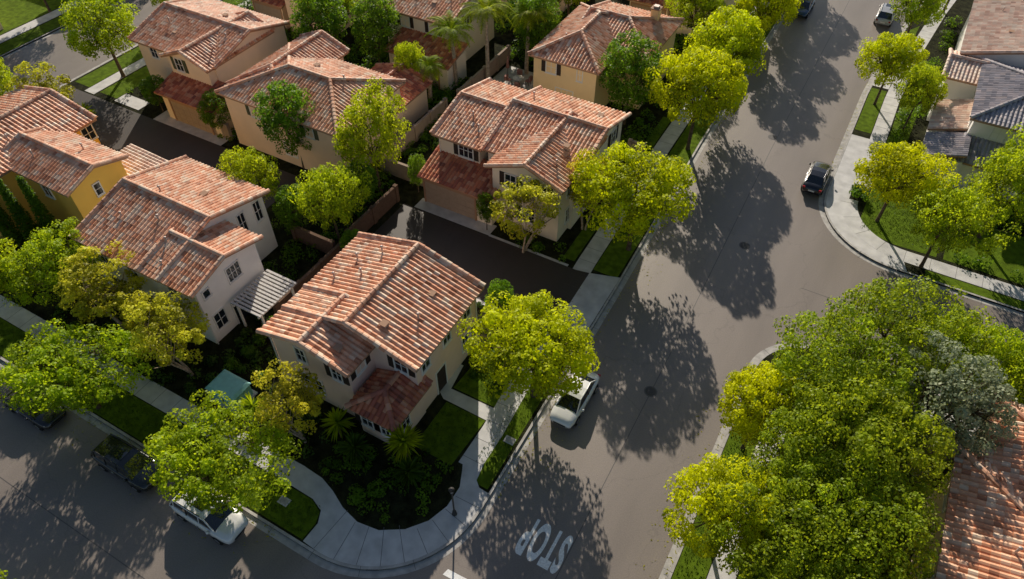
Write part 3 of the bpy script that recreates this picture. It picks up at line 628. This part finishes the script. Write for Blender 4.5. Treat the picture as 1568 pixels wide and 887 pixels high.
def foliage_mesh(name,V,C,leafk,trunk=None,barkk='bark'):
    nt_=len(trunk.v) if trunk else 0
    nv=len(V); nq=nv//4
    tv=np.array(trunk.v) if trunk else np.zeros((0,3))
    allv=np.concatenate([tv,V]); me=bpy.data.meshes.new(name)
    me.vertices.add(len(allv)); me.vertices.foreach_set('co',allv.astype(np.float32).ravel())
    tf=[f for f in trunk.f] if trunk else []
    loops=[i for f in tf for i in f]; starts=[];t=0
    for f in tf: starts.append(t); t+=len(f)
    lq=np.arange(nv)+nt_; sq=np.arange(nq)*4+t
    al=np.concatenate([np.array(loops,dtype=int),lq]).astype(np.int32); st=np.concatenate([np.array(starts,dtype=int),sq]).astype(np.int32)
    me.loops.add(len(al)); me.loops.foreach_set('vertex_index',al)
    me.polygons.add(len(st)); me.polygons.foreach_set('loop_start',st)
    mi=np.concatenate([np.zeros(len(tf),int),np.ones(nq,int)]).astype(np.int32)
    me.materials.append(M[barkk]); me.materials.append(M[leafk]); me.update(calc_edges=True)
    me.polygons.foreach_set('material_index',mi)
    ca=me.color_attributes.new('Col','FLOAT_COLOR','POINT'); col=np.ones((len(allv),4),np.float32)
    col[nt_:,0]=C; col[nt_:,1]=C; ca.data.foreach_set('color',col.ravel()); me.validate(); me.update(); return me
def treemesh(name,R,zc,hz,nc,cr,per,size,leafk,barkk='bark',stems=1,lobes=5,inner=.25,tr=.17,flat=.35):
    lob=[(random.uniform(0,6.28),random.uniform(-.3,.9),random.uniform(.10,.28)) for _ in range(lobes)]
    C=[];tries=0
    while len(C)<nc and tries<nc*60:
        tries+=1
        d=Vector((random.gauss(0,1),random.gauss(0,1),random.gauss(0,1))).normalized()
        if d.z<-flat and random.random()<.8: continue
        k=.86
        for a,e,s_ in lob:
            q=Vector((math.cos(a)*math.cos(e),math.sin(a)*math.cos(e),math.sin(e))); k+=s_*max(0,d.dot(q))**4
        f=random.uniform(.35,.8) if random.random()<inner else random.uniform(.84,1.0)
        c=Vector((d.x*R*k*f,d.y*R*k*f,zc+d.z*hz*k*f)); r=cr*random.uniform(.6,1.25)
        if all((c-o[0]).length>(r+o[1])*.56 for o in C): C.append((c,r,f))
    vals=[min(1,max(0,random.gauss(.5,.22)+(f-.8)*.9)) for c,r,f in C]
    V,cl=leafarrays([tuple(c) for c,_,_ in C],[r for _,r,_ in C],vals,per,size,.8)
    t=B(); zf=max(1.0,zc-hz*.75)
    for s_ in range(stems):
        bx,by=(0,0) if stems==1 else (random.uniform(-.25,.25),random.uniform(-.25,.25))
        fx,fy=bx*(1 if stems==1 else 4)+random.uniform(-.15,.15),by*(1 if stems==1 else 4)+random.uniform(-.15,.15)
        t.tube((bx,by,-.05),(bx,by,.3),tr*1.35,tr,barkk,8); m_=Vector((bx+(fx-bx)*.4,by+(fy-by)*.4,zf*.5)); t.tube((bx,by,.3),m_,tr,tr*.85,barkk,8); F=Vector((fx,fy,zf)); t.tube(m_,F,tr*.85,tr*.7,barkk,8)
        prim=[]
        for i in range(max(3,6//stems+1)):
            a=6.283*i/max(3,6//stems+1)+random.uniform(-.4,.4); e=F+Vector((math.cos(a)*R*.42+fx*.3,math.sin(a)*R*.42+fy*.3,hz*random.uniform(.5,.9))); t.tube(F,e,tr*.55,tr*.28,barkk,6); prim.append(e)
        prim.append(F+Vector((0,0,hz*.9))); t.tube(F,prim[-1],tr*.6,tr*.25,barkk,6)
        for c,r,f in C[s_::stems][:60]:
            p=min(prim,key=lambda q:(q-c).length); m_=(p+c)/2+Vector((0,0,-.1)); t.tube(p,m_,tr*.22,tr*.14,barkk,4); t.tube(m_,c,tr*.14,.015,barkk,4)
    return foliage_mesh(name,V,cl,leafk,t,barkk)
TM={}
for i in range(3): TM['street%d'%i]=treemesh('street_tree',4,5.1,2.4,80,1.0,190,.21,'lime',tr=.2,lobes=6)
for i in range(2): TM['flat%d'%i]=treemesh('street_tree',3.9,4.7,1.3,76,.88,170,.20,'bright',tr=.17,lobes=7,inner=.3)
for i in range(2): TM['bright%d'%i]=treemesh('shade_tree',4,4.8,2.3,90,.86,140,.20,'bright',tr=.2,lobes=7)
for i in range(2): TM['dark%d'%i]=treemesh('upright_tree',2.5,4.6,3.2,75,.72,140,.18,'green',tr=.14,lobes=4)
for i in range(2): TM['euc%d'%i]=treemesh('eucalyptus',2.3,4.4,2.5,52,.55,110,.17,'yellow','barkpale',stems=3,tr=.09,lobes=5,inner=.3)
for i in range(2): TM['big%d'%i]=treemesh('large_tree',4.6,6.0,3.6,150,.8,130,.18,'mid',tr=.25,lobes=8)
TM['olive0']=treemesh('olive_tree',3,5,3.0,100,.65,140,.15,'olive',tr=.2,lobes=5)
def cypress():
    cs=[];rs=[];vs=[]
    for i in range(70):
        z=.4+5.8*(i/70); r=.55*(1-(z/6.6)**1.6)+.05; a=i*2.4; cs.append((math.cos(a)*r*.5,math.sin(a)*r*.5,z)); rs.append(max(.18,r*.6)); vs.append(random.uniform(.1,.5))
    V,c=leafarrays(cs,rs,vs,60,.13,1.4); t=B(); t.tube((0,0,-.05),(0,0,5),.1,.03,'bark'); return foliage_mesh('cypress_tree',V,c,'green',t)
TM['cyp0']=cypress()
def place(kind,x,y,R=None,sz=1,name=None,zoff=.1):
    vs=[k for k in TM if k.rstrip('0123456789')==kind]; me=TM[random.choice(vs)]
    nm=name or {'street':'street_tree','flat':'street_tree','bright':'shade_tree','dark':'upright_tree','euc':'eucalyptus_tree','big':'large_tree','olive':'olive_tree','cyp':'cypress_tree'}[kind]
    o=bpy.data.objects.new(nm,me); COL.objects.link(o); o.location=(x,y,zoff); o.rotation_euler[2]=random.uniform(0,6.28)
    base={'street':4.3,'flat':4.2,'bright':4.3,'dark':2.7,'euc':2.5,'big':4.9,'olive':3.2,'cyp':.6}[kind]; s=(R/base) if R else 1
    o.scale=(s,s,sz)
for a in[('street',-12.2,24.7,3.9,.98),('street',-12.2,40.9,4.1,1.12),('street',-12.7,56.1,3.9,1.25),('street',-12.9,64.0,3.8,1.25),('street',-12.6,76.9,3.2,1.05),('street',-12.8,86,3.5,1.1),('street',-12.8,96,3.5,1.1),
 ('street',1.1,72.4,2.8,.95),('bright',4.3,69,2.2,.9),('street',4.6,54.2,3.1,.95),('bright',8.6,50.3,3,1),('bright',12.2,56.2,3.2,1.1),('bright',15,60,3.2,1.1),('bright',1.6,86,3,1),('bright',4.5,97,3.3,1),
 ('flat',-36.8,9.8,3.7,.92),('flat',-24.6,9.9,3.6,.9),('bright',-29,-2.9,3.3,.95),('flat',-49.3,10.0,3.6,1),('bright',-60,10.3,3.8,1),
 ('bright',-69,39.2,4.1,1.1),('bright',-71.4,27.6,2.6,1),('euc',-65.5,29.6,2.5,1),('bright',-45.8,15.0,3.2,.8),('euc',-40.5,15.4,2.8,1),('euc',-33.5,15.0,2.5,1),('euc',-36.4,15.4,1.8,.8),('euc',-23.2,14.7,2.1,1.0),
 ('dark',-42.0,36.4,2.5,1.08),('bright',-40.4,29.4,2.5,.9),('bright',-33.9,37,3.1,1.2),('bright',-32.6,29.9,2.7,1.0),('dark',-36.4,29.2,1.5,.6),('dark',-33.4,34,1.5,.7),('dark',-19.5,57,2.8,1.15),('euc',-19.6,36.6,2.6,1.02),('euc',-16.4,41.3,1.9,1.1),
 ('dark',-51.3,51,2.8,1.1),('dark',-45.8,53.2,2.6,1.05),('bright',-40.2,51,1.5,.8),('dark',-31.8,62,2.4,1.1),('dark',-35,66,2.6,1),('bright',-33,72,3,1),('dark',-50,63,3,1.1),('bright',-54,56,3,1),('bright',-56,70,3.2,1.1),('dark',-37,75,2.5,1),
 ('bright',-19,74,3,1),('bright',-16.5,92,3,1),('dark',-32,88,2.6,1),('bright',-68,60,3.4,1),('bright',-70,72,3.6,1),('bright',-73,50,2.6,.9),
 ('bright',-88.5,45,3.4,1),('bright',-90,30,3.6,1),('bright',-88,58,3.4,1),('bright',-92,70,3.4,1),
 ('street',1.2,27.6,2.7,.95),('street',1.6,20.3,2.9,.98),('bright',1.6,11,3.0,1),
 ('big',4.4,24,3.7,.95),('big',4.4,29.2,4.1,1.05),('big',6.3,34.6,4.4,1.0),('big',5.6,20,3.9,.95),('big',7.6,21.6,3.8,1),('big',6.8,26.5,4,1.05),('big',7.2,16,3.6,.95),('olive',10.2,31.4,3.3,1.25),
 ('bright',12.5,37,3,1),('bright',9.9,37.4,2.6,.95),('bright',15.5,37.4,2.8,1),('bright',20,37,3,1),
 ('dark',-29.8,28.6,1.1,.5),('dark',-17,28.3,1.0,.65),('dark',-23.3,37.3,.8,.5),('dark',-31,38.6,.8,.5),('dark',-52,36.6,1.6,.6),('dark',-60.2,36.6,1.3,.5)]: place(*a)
for x,y in((-52.4,18.9),(-53.8,18.0),(-55.2,17.2)): place('cyp',x,y,.75,1.1)
# palms
def frond(b,base,a,L,droop,w,k,n=8,tilt=.9):
    p=Vector(base); d=Vector((math.cos(a),math.sin(a),tilt)).normalized(); sd=Vector((-math.sin(a),math.cos(a),0)); step=L/n
    for i in range(n):
        q=p+d*step; ww=w*math.sin(math.pi*(.12+.86*(i+.5)/n))
        for s in(-1,1):
            for j in range(3):
                r=p.lerp(q,j/3); tip=r+sd*s*ww+d*ww*.45+Vector((0,0,-.35*ww)); t=random.random()
                b.add([r,r+d*step*.3,tip],[(0,1,2)],k,(t,t,0))
        b.tube(p,q,.02,.015,k,3)
        p=q; d=(d+Vector((0,0,-droop))).normalized()
def palm(name,x,y,h,L,n,k='bright',r=.2,w=.6):
    b=B()
    p=Vector((0,0,0)) 
    for i in range(6): 
        q=Vector((.03*i,.02*i,h*(i+1)/6)); b.tube(p,q,r*(1.15-.06*i),r*(1.09-.06*i),'barkpale',10); p=q
    for i in range(n): frond(b,p,i*2.4,L*random.uniform(.85,1.1),random.uniform(.16,.26),w,k,9,random.uniform(.1,1.6))
    b.obj(name,loc=(x,y,.1),rot=random.uniform(0,6))
palm('palm_tree',-34.6,56.6,7.8,3.4,36); palm('palm_tree',-37.2,54.6,6.2,2.8,30); palm('palm_tree',-38,51,4,2.0,18); palm('palm_tree',-32.2,60.5,6.5,2.6,28)
def yucca(name,x,y,h,r,n=60,k='bright'):
    b=B(); b.tube((0,0,0),(0,0,h),.12,.1,'bark',7)
    for i in range(n):
        a=i*2.4; e=random.uniform(-.5,1.3); d=Vector((math.cos(a)*math.cos(e),math.sin(a)*math.cos(e),math.sin(e))); s=d.cross(Vector((0,0,1))).normalized()*.05; c=Vector((0,0,h)); t=random.random()
        b.add([c-s,c+s,c+d*r*.6+s*1.3,c+d*r+Vector((0,0,-.15)),c+d*r*.6-s*1.3],[(0,1,2,3,4)],k,(t,t,0))
    b.obj(name,loc=(x,y,.1))
yucca('fan_palm',-16.6,16.4,2.6,1.3,110); yucca('agave_plant',-16.0,15.7,.6,1.2,80,'shrub'); yucca('agave_plant',-19.6,15.2,1.2,1.3,70,'shrub'); yucca('agave_plant',-21.4,15.9,1.6,1.2,60,'bright'); yucca('fan_palm',-27.2,14.4,1.2,1.1,60); yucca('agave_plant',-65.8,32,.8,1.2)
def shrubs(name,areas,dens,rmin,rmax,k='shrub',per=46,size=.15,z=.15,avoid=None):
    cs=[];rs=[];vs=[]
    for x0,x1,y0,y1 in areas:
        n=int(abs((x1-x0)*(y1-y0))*dens)
        for _ in range(n):
            x,y=random.uniform(x0,x1),random.uniform(y0,y1)
            if avoid and avoid(x,y): continue
            r=random.uniform(rmin,rmax); cs.append((x,y,z+r*.45)); rs.append(r); vs.append(random.gauss(.4,.22))
    if not cs: return
    V,c=leafarrays(cs,rs,vs,per,size,.75); me=foliage_mesh(name,V,c,k); o=bpy.data.objects.new(name,me); COL.objects.link(o)
cut=lambda x,y: math.hypot(x+17.2,y-16.2)>3.9 and x>-17.2 and y<16.2 or x>-13.9
cab_=lambda x,y: -31.3<x<-28 and 13<y<16
shrubs('flower_bed_shrubs',[(-21,-13.6,13.1,16.4),(-18.3,-14.5,12.4,13.1),(-17.2,-13.9,16,17.6)],2.4,.25,.5,'green',avoid=cut,per=60)
shrubs('garden_shrubs',[(-28,-21.5,13.6,16.8),(-44,-31,13.3,16.9),(-33,-28.3,17,21),(-31.2,-28.2,21,29.6),(-69,-45,13.3,17)],1.2,.3,.65,per=70,size=.17,avoid=cab_)
shrubs('clipped_hedge',[(-31.6,-30.8,16,29),(-30.6,-28.4,16.4,17),(-47.6,-46.9,17,29)],5,.35,.5,'green',per=80,z=.5)
shrubs('garden_shrubs',[(-49,-45.8,17,29),(-36,-33,24,29.5),(-36.3,-32.3,29,39),(-36,-30.6,40,52),(-22.5,-16.2,37,38.4),(-30,-17,50.8,54.8),(-52.5,-50.6,36,50),(-44,-36,29,29.8)],1.2,.3,.75,'green',per=70,size=.17)
shrubs('garden_shrubs',[(-36,-30,62,76),(-50,-36,50.3,53),(-52.5,-36,66.5,73),(-66,-36,50,56),(-30,-17,69.5,75.5),(-18.5,-15.8,52,75),(-70,-66.2,50,70)],.9,.4,.9,'green',per=60,size=.2)
shrubs('garden_shrubs',[(3.5,9.5,58.8,61),(3.4,6,59,75),(9.5,20,51.9,53),(9.5,20,58,61.4),(3.4,11,10,35.4),(5.2,6.2,75,95),(11.5,30,34.6,35.3)],1.0,.35,.8,'green',per=70,size=.18)
shrubs('clipped_hedge',[(1.9,3.2,55.9,57.2)],9,.35,.45,'green',per=80,z=.5)
shrubs('garden_shrubs',[(-68.5,-66,14,29),(-66,-58,28.3,29.7),(-58,-50,28.6,29.7),(-17.0,-14.2,24,30),(-28,-18.5,27.6,29.8),(-66,-64.8,37,50)],1.4,.25,.55,per=60,size=.16)
V,c=turf([(-13.1,-11.5,18.6,30.4),(-60,-19.3,9.5,11.5),(-17,-14.3,17.8,21.3),(-17,-14.3,22.7,26),(3.5,9.3,52.6,58.4),(.3,1.8,9,32)],60)
me=foliage_mesh('turf_blades',V,c,'shrub'); o=bpy.data.objects.new('lawn_turf',me); COL.objects.link(o)
# fallen leaves gathered in the gutters and under the crowns
V,c=turf([(-11.0,-10.5,17,60),(-.45,-.05,8,30),(-.45,-.05,57,80),(-60,-20,8.6,9.1)],14,.012,.05,.002,.02,.06)
V2,c2=turf([(-11,-8.5,20,30),(-11.2,-9,37,45),(-40,-21,6.5,9),(-2,0,16,30)],3,.012,.05,.002,.02,.06)
me=foliage_mesh('leaf_litter',np.concatenate([V,V2]),np.concatenate([c,c2]),'yellow'); o=bpy.data.objects.new('fallen_leaves',me); COL.objects.link(o)

# ------------------------------------------------------------------ light, sky, camera
el=math.radians(26.5); az=math.radians(-31)
S=Vector((math.sin(az)*math.cos(el),math.cos(az)*math.cos(el),math.sin(el)))
ld=bpy.data.lights.new('sun','SUN'); ld.energy=5; ld.angle=math.radians(.5); ld.color=(1,.90,.76)
lo=bpy.data.objects.new('sun',ld); COL.objects.link(lo); lo.rotation_euler=(-S).to_track_quat('-Z','Y').to_euler()
w=bpy.data.worlds.new('World'); scn.world=w; w.use_nodes=True; nt=w.node_tree; bg=nt.nodes['Background']
sk=nt.nodes.new('ShaderNodeTexSky'); sk.sky_type='NISHITA'; sk.sun_disc=False; sk.sun_elevation=el; sk.sun_rotation=az; bg.inputs['Strength'].default_value=.07
nt.links.new(sk.outputs[0],bg.inputs[0])
scn.view_settings.view_transform='Standard'; scn.view_settings.look='None'; scn.view_settings.exposure=0
cd=bpy.data.cameras.new('camera'); co=bpy.data.objects.new('camera',cd); COL.objects.link(co)
co.location=(0,0,40); co.rotation_euler=(math.radians(43),0,math.radians(29.3)); cd.sensor_width=36; cd.lens=36*1096/1568; cd.clip_end=2000
scn.camera=co
print('faces',sum(len(o.data.polygons) for o in bpy.data.objects if o.type=='MESH'))
